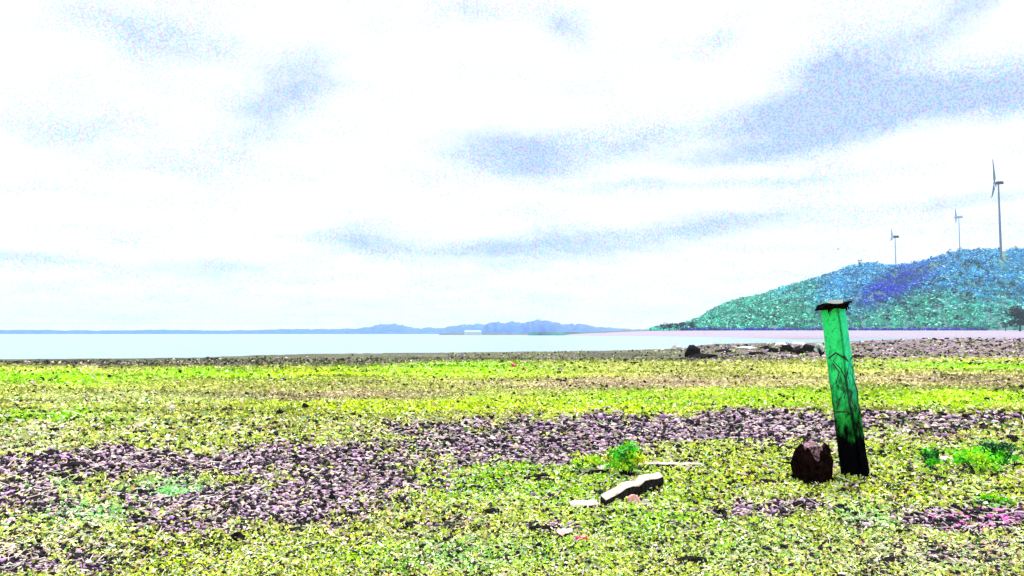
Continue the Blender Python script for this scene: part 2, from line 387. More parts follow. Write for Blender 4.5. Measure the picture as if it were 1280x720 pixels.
# leaf clumps: n random leaf quads spread through an ellipsoid
def clumps(cen, rad, per, lsize, cols, jit=.25, gen=rng, flat=.35):
    """cen (k,3), rad (k,3), per quads each; returns V,F,C"""
    k = len(cen); n = k * per
    d = gen.normal(size=(n, 3)); d /= np.linalg.norm(d, axis=1)[:, None]
    rr_ = gen.random(n) ** .45
    c = np.repeat(cen, per, 0) + d * rr_[:, None] * np.repeat(rad, per, 0)
    nn = d * .6 + gen.normal(size=(n, 3)) * .6 + np.array([0, 0, flat]); nn /= np.linalg.norm(nn, axis=1)[:, None]
    t = np.cross(nn, gen.normal(size=(n, 3))); t /= np.linalg.norm(t, axis=1)[:, None]; bt = np.cross(nn, t)
    sz = (lsize if np.isscalar(lsize) else np.repeat(lsize, per)) * gen.uniform(.6, 1.4, n)
    a = t * sz[:, None]; b_ = bt * (sz * gen.uniform(.5, 1, n))[:, None]
    V = np.stack([c - a, c - b_ * .8 + a * .1, c + a, c + b_ * .8 - a * .1], 1).reshape(-1, 3)
    Fq = np.arange(n * 4).reshape(n, 4)
    C = np.repeat(cols, per, 0) * (1 + gen.uniform(-jit, jit, (n, 1)) * np.array([[1, 1, 1]])) * (1 + gen.uniform(-jit, jit, (n, 3)) * .35)
    return V, Fq, np.repeat(np.clip(C, 0, .95), 4, 0)
leafm = mat_tint('leaves', rough=.6, spec=.2)
# forest on the slope: crowns denser where the slope is in view
NT_ = 17000
pu = rng.uniform(815, 1420, NT_); pt = rng.random(NT_) ** .8
yy = RB + 4 + pt * (RC + 25 - RB); xx = (pu - 640) / F * yy; zz = hill_h(xx, yy)
qx_, qy_ = project(xx, yy, zz); vis = (zz > 1.5) & ~((np.abs(qx_ - 1254) < 6) & (qy_ > 312) & (qy_ < 334)); pu, pt, yy, xx, zz = pu[vis], pt[vis], yy[vis], xx[vis], zz[vis]
ppx, ppy = project(xx, yy, zz)
rs = rng.uniform(1.9, 4.4, len(xx)); big = pt > .96; 
cen = np.stack([xx, yy, zz + rs * .5], 1); rad = np.stack([rs * 1.15, rs * 1.15, rs * .9], 1)
TEAL = np.array((.06, .50, .34)); CY = np.array((.06, .42, .78)); RAV_SHADE = np.array((.008, .045, .62)); DK = np.array((.01, .05, .08)); LT = np.array((.30, .80, .60))  # crown blues hold the distance haze as leaf colour
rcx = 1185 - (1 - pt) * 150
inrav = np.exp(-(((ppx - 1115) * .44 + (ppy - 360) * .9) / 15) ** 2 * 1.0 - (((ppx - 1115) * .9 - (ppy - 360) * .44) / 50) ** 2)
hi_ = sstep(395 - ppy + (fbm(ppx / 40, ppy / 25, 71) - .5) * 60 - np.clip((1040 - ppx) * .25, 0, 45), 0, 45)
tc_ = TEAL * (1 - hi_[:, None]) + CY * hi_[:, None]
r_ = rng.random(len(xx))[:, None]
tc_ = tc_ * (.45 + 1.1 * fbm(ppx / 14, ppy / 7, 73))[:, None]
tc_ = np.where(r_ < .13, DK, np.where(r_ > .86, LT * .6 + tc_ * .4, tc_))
tc_ = tc_ * (1 - np.clip(inrav * 1.5, 0, 1)[:, None]) + RAV_SHADE * np.clip(inrav * 1.5, 0, 1)[:, None]  # shade of the ravine painted into its crowns as deep blue
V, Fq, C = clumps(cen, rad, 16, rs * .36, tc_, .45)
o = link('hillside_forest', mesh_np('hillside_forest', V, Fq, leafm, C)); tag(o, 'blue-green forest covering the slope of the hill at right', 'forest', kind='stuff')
# dark shrubs along the foot of the hill
k = 420; pxs = np.sort(rng.uniform(850, 1232, k)); yy = rng.uniform(700, 716, k); xx = (pxs - 640) / F * yy
rs = rng.uniform(1.0, 2.0, k); cen = np.stack([xx, yy, terrain(xx, yy) + rs * .6], 1); rad = np.stack([rs * 1.6, rs, rs], 1)
V, Fq, C = clumps(cen, rad, 14, rs * .5, np.where(rng.random(k)[:, None] < .6, np.array((.01, .04, .55)), np.array((.01, .05, .16))), .4)
o = link('shoreline_shrubs', mesh_np('shoreline_shrubs', V, Fq, leafm, C)); tag(o, 'dark blue strip of shrubs along the foot of the hill', 'shrubs', kind='stuff')

barkm = mat_noise('tree_bark', (.03, .025, .02), (.10, .08, .06), 4, bump=.5)
def far_tree(name, px, y, hgt, wid, label, col, group=None, cat='tree', per=26, cl=14, seed=1, base=None):
    x = (px - 640) / F * y; z = float(max(terrain(np.array([x]), np.array([y]))[0], hill_h(np.array([x]), np.array([y]))[0] if y > RB else -9)) if base is None else base
    t = thing(name, label, cat, (x, y, z - .1), group); g = np.random.default_rng(seed)
    m = MB(); m.tube([(0, 0, 0), (.03 * hgt, 0, hgt * .3), (0, .02 * hgt, hgt * .6), (.02 * hgt, 0, hgt * .85)], [hgt * .045, hgt * .035, hgt * .022, hgt * .008], 7)
    for q in range(4):
        a_ = q * 1.7 + g.random(); m.tube([(0, 0, hgt * (.28 + .1 * q)), (math.cos(a_) * wid * .25, math.sin(a_) * wid * .25, hgt * (.42 + .1 * q)), (math.cos(a_) * wid * .4, math.sin(a_) * wid * .4, hgt * (.5 + .1 * q))], [hgt * .02, hgt * .013, hgt * .006], 5)
    m.build('trunk', barkm, t)
    a_ = g.uniform(0, 6.28, cl); rr_ = g.random(cl) ** .6 * wid * .36; zz_ = g.uniform(.3, .92, cl) * hgt
    sh = np.sin(np.clip((zz_ / hgt - .12) / .88, 0, 1) * math.pi) ** .5
    cen = np.stack([np.cos(a_) * rr_ * sh, np.sin(a_) * rr_ * sh, zz_], 1); rad = np.tile(np.array([wid * .2, wid * .2, hgt * .12]), (cl, 1)) * g.uniform(.7, 1.2, (cl, 1))
    V, Fq, C = clumps(cen, rad, per, wid * .05, np.tile(np.array(col), (cl, 1)) * g.uniform(.5, 1.5, (cl, 1)), .4, g)
    link('crown', mesh_np('crown', V, Fq, leafm, C), t)
    return t
far_tree('broadleaf_tree', 1274, 600, 20, 18, 'large dark broadleaf tree at the foot of the hill by the right edge', (.012, .03, .035), seed=2, cl=26, per=60)
far_tree('broadleaf_tree', 1256, 640, 8, 8, 'smaller dark tree just left of the large dark tree at right', (.02, .07, .05), seed=3, cl=14, per=40)
for q, (px_, hh, lab) in enumerate([(829, 6.5, 'leftmost dark low tree on the point at the left end of the hill'), (836, 8.5, 'dark tree on the point, second from its left tip'), (845, 7.5, 'dark round tree in the middle of the row on the point'),
                                  (854, 8.2, 'dark tree on the point, fourth from its left tip'), (864, 9, 'rightmost dark tree of the row on the point, against the slope')]):
    far_tree('point_tree', px_, 700, hh, hh * 1.35, lab, (.012, .035, .035), 'dark trees in a row on the point', seed=20 + q, cl=12, per=30)
RG = [(1033, 341, 5, 'leftmost small tree standing out on the hill crest'), (1077, 328, 9, 'tallest small tree on the crest, left of the leftmost wind turbine'), (1098, 328, 6, 'small tree on the crest just left of the leftmost wind turbine'), (1141, 328, 5, 'small tree on the crest just right of the leftmost wind turbine'),
      (1188, 314, 9, 'small tree on the crest left of the middle wind turbine'), (1202, 309, 8, 'dark small tree on the crest at the foot of the middle wind turbine'), (1226, 309, 6, 'small tree on the crest between the middle and tallest wind turbines'), (1272, 309, 6, 'small tree on the crest right of the tallest wind turbine')]
for q, (px_, py_, hh, lab) in enumerate(RG):
    far_tree('crest_tree', px_, RC - 4, hh + 2, hh * 1.3, lab, (.02, .07, .06), 'small trees standing out on the hill crest', seed=40 + q, cl=8, per=18)

# ------------------------------------------------------------------ far shore, spit and islands
im = mat_noise('hazed_far_forest', (.005, .04, .34), (.02, .14, .62), scale=.05, bump=.3, lo=.35, hi=.65, dist=5)  # blue of the distance haze put into the forest colour
def ridge(name, pts, y, depth, mat, kind='structure', base=-2., seed=0, rough=.12):
    xs = np.array([p[0] for p in pts], float); ys = np.array([p[1] for p in pts], float)
    u = np.linspace(xs[0], xs[-1], int((xs[-1] - xs[0]) / 1.2) + 2); t = np.linspace(0, 1, 9)
    U, T = np.meshgrid(u, t); Yd = y + T * depth; Xd = (U - 640) / F * y + (U - 640) / F * T * depth * .3
    top = (HY - np.interp(U, xs, ys)) / F * y + CAMH
    prof = np.sin(np.clip(T, 0, 1) * math.pi) ** .7
    Zd = base + np.maximum(top - base, 0) * prof * (1 + (fbm(U / 7, T * 3, 81 + seed) - .5) * rough * 2)
    nr, na = U.shape; i = np.arange((nr - 1) * (na - 1)); rI = i // (na - 1); cI = i % (na - 1)
    Fq = np.stack([rI * na + cI, rI * na + cI + 1, (rI + 1) * na + cI + 1, (rI + 1) * na + cI], 1)
    o = link(name, mesh_np(name, np.stack([Xd, Yd, Zd], -1).reshape(-1, 3), Fq, mat, smooth=True)); o['kind'] = kind
    return o
ridge('far_shore', [(-900, 413), (-200, 412.5), (0, 412.2), (60, 412.6), (120, 413), (180, 412), (250, 413), (300, 412.6), (350, 410.8), (400, 411.5), (440, 410), (455, 407), (470, 405), (490, 404.5), (505, 408), (520, 410), (532, 408), (545, 410), (560, 407), (575, 405.5), (600, 404), (640, 404), (700, 406), (760, 409), (800, 411), (850, 411.5), (900, 413)], 3100, 500, im, rough=.25)
ridge('far_island', [(596, 414), (604, 407), (612, 402.5), (622, 401.5), (630, 404), (640, 401.5), (652, 403), (660, 400.5), (668, 398), (680, 397.5), (690, 401), (705, 404.5), (722, 405), (735, 406), (752, 409), (775, 412), (800, 413), (840, 414.5), (880, 416)], 2800, 250, im, seed=3, rough=.28)
dm = mat_noise('spit_scrub', (.03, .05, .05), (.10, .14, .10), scale=.2, bump=.3)
ridge('low_spit', [(548, 417.5), (556, 416.2), (598, 416.6), (612, 415.8), (640, 416.9), (676, 416), (690, 414.6), (740, 414.2), (790, 412.5), (830, 411.5), (870, 412)], 900, 60, dm, seed=5, base=-.4)
sm = mat_noise('pale_sand', (.55, .55, .56), (.8, .8, .8), scale=.3, bump=.1)
# pale low building on the far shore
bx = thing('far_building', 'long low white building on the far shore below the islands', 'building', ((591 - 640) / F * 880, 880, 0))
def boxmb(m, x0, x1, y0, y1, z0, z1):
    m.add([(x0, y0, z0), (x1, y0, z0), (x1, y1, z0), (x0, y1, z0), (x0, y0, z1), (x1, y0, z1), (x1, y1, z1), (x0, y1, z1)], [(0, 3, 2, 1), (4, 5, 6, 7), (0, 1, 5, 4), (1, 2, 6, 5), (2, 3, 7, 6), (3, 0, 4, 7)]); return m
whm = mat_noise('white_paint', (.75, .75, .76), (.82, .82, .82), 2, bump=0)
boxmb(MB(), -9.5, 9.5, 0, 7, -.3, 3.6).build('wall', whm, bx)
MB().add([(-10, -.6, 3.61), (10, -.6, 3.61), (10, 7.6, 3.61), (-10, 7.6, 3.61), (-9, 3.5, 5.3), (9, 3.5, 5.3)], [(0, 1, 5, 4), (1, 2, 5), (2, 3, 4, 5), (3, 0, 4), (0, 3, 2, 1)]).build('roof', mat_noise('pale_blue_roof', (.30, .5, .8), (.35, .55, .85), 1, bump=0), bx)

# ------------------------------------------------------------------ wind turbines
tm = mat_noise('turbine_paint', (.13, .17, .26), (.18, .22, .32), .3, rough=.5, bump=0)  # white towers tinted blue-grey to stand in for haze against bright sky
nm = mat_noise('nacelle_grey', (.015, .02, .02), (.03, .035, .03), .3, rough=.5, bump=0)
tm2 = mat_noise('hazed_turbine_paint', (.32, .40, .60), (.40, .48, .68), .3, rough=.5, bump=0)  # same paint, faded paler in its colour for haze with distance
def turbine(px, y, py_base, py_hub, blade_px, label, yaw, rot, sink=0, slim=1.0, tm=None, nm=nm):
    tm = tm or globals()['tm']
    x = (px - 640) / F * y; zb = CAMH + (HY - py_base) / F * y - sink; zh = CAMH + (HY - py_hub) / F * y; H = zh - zb; L = blade_px / F * y
    t = thing('wind_turbine', label, 'wind turbine', (x, y, zb), 'wind turbines on the hill', rz=yaw)
    m = MB(); hs = [0, .3, .6, .85, 1]; m.tube([(0, 0, H * q) for q in hs], [1.5 * slim, 1.4 * slim, 1.2 * slim, 1.05 * slim, .95 * slim], 16); m.build('tower', tm, t, smooth=False)
    m = MB(); m.loft([[(xx_, yy_ * w_, H + .2 + zz_ * h_) for yy_, zz_ in ((-1.9, 0), (1.9, 0), (2.1, 2.4), (1.3, 3.8), (-1.3, 3.8), (-2.1, 2.4))] for xx_, w_, h_ in ((-2.6, .7, .8), (-1.2, 1, 1), (4.6, .9, .9), (5.8, .7, .75))])
    m.build('nacelle', nm, t)
    hc = Vector((-4.6, 0, H + 2.2))
    m = MB(); m.tube([(-2.6, 0, H + 2.2), (-3.6, 0, H + 2.2), (-5.2, 0, H + 2.2), (-6.3, 0, H + 2.2)], [1.5, 1.6, 1.3, .3], 12); m.build('hub', tm, t, smooth=True)
    rings = []
    for s_, cch, th in ((0, 1.5, 1.2), (.06, 1.8, 1.1), (.2, 3.1, .8), (.45, 2.3, .5), (.75, 1.6, .3), (.97, .9, .15), (1, .2, .08)):
        tw = R(86 - 14 * s_); cc, ss = math.cos(tw), math.sin(tw)
        rings.append([(px_ * ss + pt_ * cc - s_ * s_ * 1.0, px_ * cc - pt_ * ss, s_ * L) for px_, pt_ in ((-cch * .35, 0), (0, th * .5), (cch * .65, 0), (0, -th * .5))])
    me = MB().loft(rings).mesh('blade', tm)
    for q in range(3):
        bl = link('blade', me, t); bl.location = hc; bl.rotation_euler = (rot + q * 2 * math.pi / 3, 0, 0)
    return t
ty = next(v for v in np.linspace(760, 1140, 400) if project(np.array([(1254 - 640) / F * v]), np.array([v]), hill_h(np.array([(1254 - 640) / F * v]), np.array([v])))[1][0] < 323)
turbine(1254, float(ty), 324, 229, 31, 'tallest wind turbine, nearest on the hill at far right', R(-27), R(2))
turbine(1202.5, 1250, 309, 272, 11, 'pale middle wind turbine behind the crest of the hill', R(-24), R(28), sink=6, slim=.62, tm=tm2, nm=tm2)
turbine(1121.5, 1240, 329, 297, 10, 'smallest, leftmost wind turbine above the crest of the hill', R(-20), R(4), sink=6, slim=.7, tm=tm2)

# ------------------------------------------------------------------ ground litter and plants: scatter in view, larger numbers up close
def scatter(n, xr=(-260, 1540), yr=(446, 800), power=1.0):
    px = rng.uniform(*xr, n); py = yr[0] + rng.random(n) ** power * (yr[1] - yr[0])
    d = np.array([(px - 640) / F, np.full(n, math.cos(PITCH)) - (360 - py) / F * math.sin(PITCH), math.sin(PITCH) + (360 - py) / F * math.cos(PITCH)])
    t = -CAMH / d[2]; return px, py, d[0] * t, d[1] * t
# (1) leafy ground cover
def cover(name, n, label, yr, sz_px, seed, sel, palette, zlift=(0, .02), power=1., tilt=1.0, cat='ground cover', minsz=.012):
    px, py, x, y = scatter(n, yr=yr, power=power); s, c = zone(px, py)
    keep = sel(s, px, py, rng.random(n)); px, py, x, y, s, c = px[keep], py[keep], x[keep], y[keep], s[keep], c[keep]
    n = len(x); dd = np.hypot(x, y); sz = np.maximum(minsz, sz_px * dd / F) * np.clip(np.exp(rng.normal(-.12, .33, n)), .4, 1.45)
    z = terrain(x, y) + rng.uniform(*zlift, n)
    C = palette(c, s, n)
    nn = rng.normal(size=(n, 3)) * tilt + np.array([0, -.25, .75]); nn /= np.linalg.norm(nn, axis=1)[:, None]
    t = np.cross(nn, rng.normal(size=(n, 3))); t /= np.linalg.norm(t, axis=1)[:, None]; bt = np.cross(nn, t)
    cen = np.stack([x, y, z + sz * .25], 1); a_ = t * sz[:, None] * .5; b_ = bt * sz[:, None] * rng.uniform(.18, .42, n)[:, None]
    V = np.stack([cen - a_, cen - b_, cen + a_, cen + b_], 1).reshape(-1, 3)
    o = link(name, mesh_np(name, V, np.arange(n * 4).reshape(n, 4), leafm, np.repeat(np.clip(C, 0, .97), 4, 0)))
    return tag(o, label, cat, kind='stuff')
def pal(c, s, n):
    r = rng.random(n)[:, None]; v = rng.uniform(.75, 1.2, (n, 1))
    out = c * v * rng.uniform(.72, 1.15, (n, 1))
    out = np.where(r < .07, np.array((.90, .90, .62)) * v, out)
    out = np.where((r > .10) & (r < .16), np.array((.88, .62, .16)), out)
    out = np.where((r > .16) & (r < .20), np.array((.55, .92, .45)), out)
    out = np.where((r > .20) & (r < .23), np.array((.92, .90, .70)), out)
    out = np.where((r > .24) & (r < .29), np.array((.85, .52, .42)), out)
    out = np.where((r > .29) & (r < .33), np.array((.10, .35, .06)), out)
    out = np.where((r > .38) & (r < .42), np.array((.95, .93, .86)), out)
    out = np.where((r > .92), np.array((.02, .025, .02)), out)
    out = np.where((r > .33) & (r < .335 + .12 * s[:, None]), np.array((.05, .03, .06)), out)
    return out
cover('ground_cover_plants', 300000, 'yellow-green creeping plants covering the lake flat', (500, 800), 4.4, 1, lambda s, px, py, r: r > s * .93 + .22 - .22 * (vnoise(px / 9, py / 4, 5) > .42), pal, (-.008, .018))
def palfar(c, s, n):
    r = rng.random(n)[:, None]; v = rng.uniform(.7, 1.15, (n, 1)); out = c * v
    out = np.where(r < .05, c * .12, out); out = np.where(r > .96, np.array((.75, .66, .4)), out)
    return np.where((r > .93) & (r < .96), np.array((.75, .45, .4)), out)
cover('distant_sward', 130000, 'bright low sward on the flat towards the lake', (449, 525), 3.6, 2, lambda s, px, py, r: (r > s * .9 + .25) & (px > -260) & (py > np.interp(px, SX, SY) + 3), palfar, (-.01, .03), cat='grass')
def palshore(c, s, n):
    r = rng.random(n)[:, None]
    return np.where(r < .35, np.array((.05, .05, .03)), np.where(r < .6, np.array((.30, .28, .10)), np.where(r < .8, np.array((.42, .30, .28)), np.array((.35, .5, .12)))))
cover('shore_weeds', 16000, 'dull brown and olive weeds on the muddy shore', (426, 450), 3.0, 4, lambda s, px, py, r: (px > 560) & (py > np.interp(px, SX, SY) + 1.2) & (vnoise(px / 14, py / 2, 8) > .38), palshore, (-.01, .05), cat='weeds')
# (2) stones and dry lumps
def gravel(name, n, label, yr, sz_px, sel, seed, cat='gravel', power=1., dark=.2):
    px, py, x, y = scatter(n, yr=yr, power=power); s, c = zone(px, py); keep = sel(s, rng.random(n), px, py)
    px, py, x, y, s = px[keep], py[keep], x[keep], y[keep], s[keep]; n = len(x)
    dd = np.hypot(x, y); sz = np.maximum(.012, sz_px * dd / F) * np.clip(np.exp(rng.normal(0, .34, n)), .4, 1.9) * .5
    v, f = ico(); ang = rng.uniform(0, 6.28, n); ca, sa = np.cos(ang), np.sin(ang)
    sc = np.stack([rng.uniform(.8, 1.7, n), rng.uniform(.6, 1.1, n), rng.uniform(.45, .95, n)], 1) * sz[:, None]
    P_ = v[None] * sc[:, None] * rng.uniform(.72, 1.25, (n, 12, 1)); X_ = P_[..., 0] * ca[:, None] - P_[..., 1] * sa[:, None]; Y_ = P_[..., 0] * sa[:, None] + P_[..., 1] * ca[:, None]
    z = terrain(x, y) + sc[:, 2] * .55 + (.012 if dark == 1.0 else 0)
    V = np.stack([X_ + x[:, None], Y_ + y[:, None], P_[..., 2] + z[:, None]], -1).reshape(-1, 3)
    Fc = (f[None] + (np.arange(n) * 12)[:, None, None]).reshape(-1, 3)
    r = rng.random(n)[:, None]; vv = rng.uniform(.6, 1.15, (n, 1)); mag = np.exp(-((px - 1240) / 70) ** 2 - ((py - 652) / 20) ** 2)[:, None]
    C = np.where(r < .50, np.array((.70, .52, .62)), np.where(r < .62, np.array((.86, .80, .82)), np.where(r < .8, np.array((.56, .34, .62)), np.array((.78, .66, .54))))) * vv
    C = np.where(rng.random((n, 1)) < mag * .5, np.array((.80, .22, .62)), C)
    C = C * np.array((.92, .84, .90))
    C = np.where(rng.random((n, 1)) < dark, np.array((.018, .014, .022)), C)
    o = link(name, mesh_np(name, V, Fc, stonem, np.repeat(np.clip(C, 0, .95), 12, 0))); return tag(o, label, cat, kind='stuff')
stonem = mat_tint('gravel_stone', rough=.9, varia=.35, bscale=60, spec=.15)
gravel('gravel', 125000, 'pinkish grey stones and dry lumps with dark gaps', (512, 800), 3.7, lambda s, r, px, py: r < s * .85 + .07, 1, dark=.46)
gravel('dark_clods', 58000, 'small black clods strewn among the plants', (452, 800), 3.2, lambda s, r, px, py: r < .10 + .20 * (py > 520) + .5 * (py > 515) * (fbm(px / 34, py / 11, 77) > .58), 2, cat='clods', dark=1.0)
gravel('shore_pebbles', 26000, 'small pinkish pebbles on the mud flat near the water', (422, 520), 2.4, lambda s, r, px, py: (r < .15 + .85 * (px > 860) * (py < 455)) & (py > np.interp(px, SX, SY) + 1.5), 3, cat='pebbles', dark=.35)
# (3) dry pale stalks lying about
def stalks(name, n, label):
    px, py, x, y = scatter(n, yr=(522, 800)); dd = np.hypot(x, y); L = rng.uniform(6, 16, n) * dd / F; wd = 1.1 * dd / F
    a_ = rng.uniform(0, 3.14, n); el_ = rng.normal(0, .25, n)
    d = np.stack([np.cos(a_) * np.cos(el_), np.sin(a_) * np.cos(el_), np.sin(el_)], 1) * (L / 2)[:, None]
    side = np.cross(d, np.tile([0, 0, 1.], (n, 1))); side /= np.linalg.norm(side, axis=1)[:, None]; side *= (wd / 2)[:, None]; up = np.zeros((n, 3)); up[:, 2] = wd * .7
    c = np.stack([x, y, terrain(x, y) + .015 + np.abs(d[:, 2])], 1)
    V = np.stack([c - d - side, c - d + side, c - d + up, c + d - side * .5, c + d + side * .5, c + d + up * .6], 1).reshape(-1, 3)
    f = np.array([(0, 3, 4, 1), (1, 4, 5, 2), (2, 5, 3, 0)]); Fc = (f[None] + (np.arange(n) * 6)[:, None, None]).reshape(-1, 4)
    r = rng.random((n, 1)); C = np.where(r < .55, np.array((.88, .84, .70)), np.where(r < .8, np.array((.03, .025, .03)), np.array((.80, .62, .5))))
    o = link(name, mesh_np(name, V, Fc, leafm, np.repeat(C, 6, 0))); return tag(o, label, 'dry stalks', kind='stuff')
stalks('dry_stalks', 9000, 'pale and black dry stalks lying over the flat')

# ------------------------------------------------------------------ the green post
B = G(1069.5, 597.5); B.z = float(terrain(np.array([B.x]), np.array([B.y]))[0])
k_ = B.y / F                                   # metres per pixel at the post
pt = thing('leaning_post', 'tall green painted post, leaning left, black at its foot with a dark broken cap', 'post', (B.x, B.y, B.z))
pm, N, b = newmat('green_post_paint')
t = N.n.new('ShaderNodeTexCoord'); O = t.outputs['Object']; sx = N.n.new('ShaderNodeSeparateXYZ'); N.l.new(O, sx.inputs[0])
n1 = N.noise(N.vm('MULTIPLY', O, (1, 1, .35)), 22, 5, .7); n2 = N.noise(N.vm('MULTIPLY', O, (1, 1, .5)), 9, 4, .65); n3 = N.noise(O, 60, 3, .7)
paint = N.mix(N.ramp(N.m('ADD', sx.outputs[0], N.m('MULTIPLY', sx.outputs[2], .0987)), -.01, .02), (.03, .80, .22), (.05, .76, .52))
paint = N.mix(N.ramp(n3, .42, .62), paint, (.06, .84, .30))
paint = N.mix(N.m('MULTIPLY', N.ramp(N.noise(N.vm('MULTIPLY', O, (1, 1, .6)), 45, 4, .8), .53, .62), .7), paint, (.01, .25, .16))
old = N.mix(N.ramp(n2, .35, .65), (.006, .05, .03), (.02, .36, .05))
zz_ = N.m('ADD', sx.outputs[2], N.m('MULTIPLY', N.m('SUBTRACT', n2, .5), 1.1))
c1 = N.mix(N.ramp(zz_, .72, 1.25), old, paint)                                    # paint flaked off lower down
c1 = N.mix(N.m('MULTIPLY', N.ramp(n1, .50, .60), N.ramp(zz_, 1.7, .8)), c1, (.008, .012, .012))
c1 = N.mix(N.ramp(zz_, .72, .42), c1, (.002, .002, .003))                        # tarred foot
N.l.new(c1, b.inputs['Base Color']); b.inputs['Roughness'].default_value = .8; b.inputs['Specular IOR Level'].default_value = 0
bn = N.n.new('ShaderNodeBump'); bn.inputs['Strength'].default_value = .5; bn.inputs['Distance'].default_value = .01; N.l.new(n1, bn.inputs['Height']); N.l.new(bn.outputs[0], b.inputs['Normal'])
Hp = (594 - 386) * k_ ; lean = -21.5 * k_
def paxis(z): return Vector((lean * (z / Hp), .02 * z, z))
rings = []; m = MB(); g_ = random.Random(3)
for q in range(25):
    z = -.25 + (Hp + .25) * q / 24; w_ = (16.4 - 2.3 * max(z, 0) / Hp) * k_; c_ = paxis(z) if z > 0 else paxis(0) + Vector((0, 0, z))
    wob = g_.uniform(-.004, .004); gx = .25 * w_ * 0 + .004 + .010 * math.sin(z * 5)
    prof = [(-1, .05), (-.93, -.35), (-.55, -.62), (-.10, -.86), (-.035, -.55), (.05, -.55), (.11, -.86), (.55, -.66), (.94, -.35), (1, .05), (.8, .7), (0, 1), (-.8, .7)]
    rings.append([c_ + Vector((a_ * w_ + wob + (gx if abs(a_) < .2 else 0), b_ * w_ + g_.uniform(-.003, .003), 0)) for a_, b_ in prof])
m.loft(rings); m.build('shaft', pm, pt)
bkm = mat_noise('blackened_wood', (.001, .001, .0015), (.008, .005, .005), 20, bump=.8, spec=0)
# splintered cap
m = MB(); rg = []
for q, (fx, zc, th, dpt) in enumerate([(-21, -3, .6, .05), (-17.5, -.5, 2.2, .09), (-14, 1.5, 3.6, .13), (-8, 2.0, 4.2, .16), (-2, 2.4, 3.0, .17), (5, 2.4, 3.0, .16), (10, 2.8, 4.0, .15), (14, 4.4, 3.0, .1), (18, 7.0, 1.4, .06), (21, 7.6, .9, .05), (23, 8.4, .4, .03)]):
    c_ = paxis(Hp) + Vector((fx * k_, -.02, zc * k_)); th *= k_
    rg.append([c_ + Vector((0, -dpt, -th)), c_ + Vector((0, -dpt * 1.05, th * .5)), c_ + Vector((0, 0, th)), c_ + Vector((0, dpt, th * .6)), c_ + Vector((0, dpt, -th)), c_ + Vector((0, 0, -th * 1.3))])
m.loft(rg); cap = m.build('broken_cap', bkm, pt)
for fx, ln, w_ in ((-13, 9, 3), (-9, 6, 2), (-16, 5, 2), (9, 6, 3), (12, 4, 2), (-11, 12, 1.6)):   # splinters hanging over the rim
    c_ = paxis(Hp) + Vector((fx * k_, -.165, 1 * k_)); MB().tube([c_, c_ + Vector((.3 * k_, .0, -ln * .6 * k_)), c_ + Vector((0, .01, -ln * k_))], [w_ * .6 * k_, w_ * .4 * k_, .1 * k_], 5).build('splinter', bkm, pt)
lp = paxis(Hp); MB().loft([[lp + Vector((x_ * k_, y_ * .09, z_ * k_)) for x_, y_ in ((-3, -1), (9, -1), (9, 1), (-3, 1))] for z_ in (4.6, 9.5)]).build('pale_block', mat_noise('weathered_white_wood', (.82, .81, .80), (.92, .92, .92), 30, bump=.4), pt)
# wires round the shaft
wrm = mat_noise('rusty_wire', (.008, .012, .012), (.05, .05, .05), 40, bump=0)
def wire(pts, rad=.006):
    rad = rad * 1.45
    P_ = []
    for fx, pyy in pts:
        z = (594 - pyy) * k_; w_ = (16.4 - 2.3 * z / Hp) * k_; c_ = paxis(z); a_ = max(-1.06, min(1.06, fx)); P_.append(c_ + Vector((a_ * w_, -(.90 - .62 * abs(a_)) * w_ - .004, 0)))
    MB().tube(P_, rad, 6).build('wire', wrm, pt)
wire([(-1.05, 449), (-.5, 442), (0, 448), (.4, 453), (1.05, 446)], .007)
wire([(.1, 446), (.45, 455), (.1, 468), (-.3, 480), (.2, 492), (-.1, 503), (.2, 514)], .006)
wire([(-.8, 455), (-.45, 466), (-.75, 480), (-.3, 490), (-.7, 500), (-.9, 512)], .006)
wire([(-1.05, 515), (-.3, 514), (.4, 515), (1.05, 512)], .007)
wire([(.85, 458), (.6, 472), (.95, 490), (.7, 504), (1.0, 522)], .006)
wire([(.3, 450), (.8, 462), (.5, 480), (.15, 500), (.5, 515)], .005)
wire([(-.4, 444), (-.75, 452), (-.3, 462), (-.05, 478), (-.35, 498)], .005)

# ------------------------------------------------------------------ broken stump beside the post
B2 = G(1017, 601); B2.z = float(terrain(np.array([B2.x]), np.array([B2.y]))[0])
stm = mat_noise('stump_bark', (.001, .001, .001), (.016, .006, .006), 14, bump=1, spec=0)
st = thing('broken_stump', 'squat black broken stump with a notched pinkish top, left of the green post', 'stump', (B2.x, B2.y, B2.z))
n = 26; outer = []; g_ = random.Random(5)
rad_ = [20.5 * k_ * (1 + .10 * math.sin(3 * q / n * 6.28 + 1) + g_.uniform(-.07, .07)) for q in range(n)]
def topz(a_):
    # high shoulders left and right, deep V towards the viewer
    f = math.cos(a_ + math.pi / 2)                        # 1 towards viewer (-Y)
    return (47 - 17 * max(0, f) ** 7 - 9 * abs(math.cos(a_)) + 3 * math.sin(5 * a_) + g_.uniform(-4, 4)) * k_
tz = [topz(2 * math.pi * q / n) for q in range(n)]
def pol(q, r, z): a_ = 2 * math.pi * q / n; return Vector((math.cos(a_) * r, math.sin(a_) * r, z))
lv = [(-.08, .9), (0, .92), (.18, 1.02), (.42, 1.10), (.7, 1.06), (.88, .92), (1.0, .66)]
rings = [[pol(q, rad_[q] * w_ * (1 + g_.uniform(-.10, .10)), (tz[q] * l_ + g_.uniform(-.012, .012) if l_ > 0 else -.08)) for q in range(n)] for l_, w_ in lv]
MB().loft(rings, caps=False).build('bark', stm, st)
pkm = mat_noise('pinkish_heartwood', (.01, .004, .006), (.50, .26, .34), 38, bump=.8, lo=.45, hi=.62)
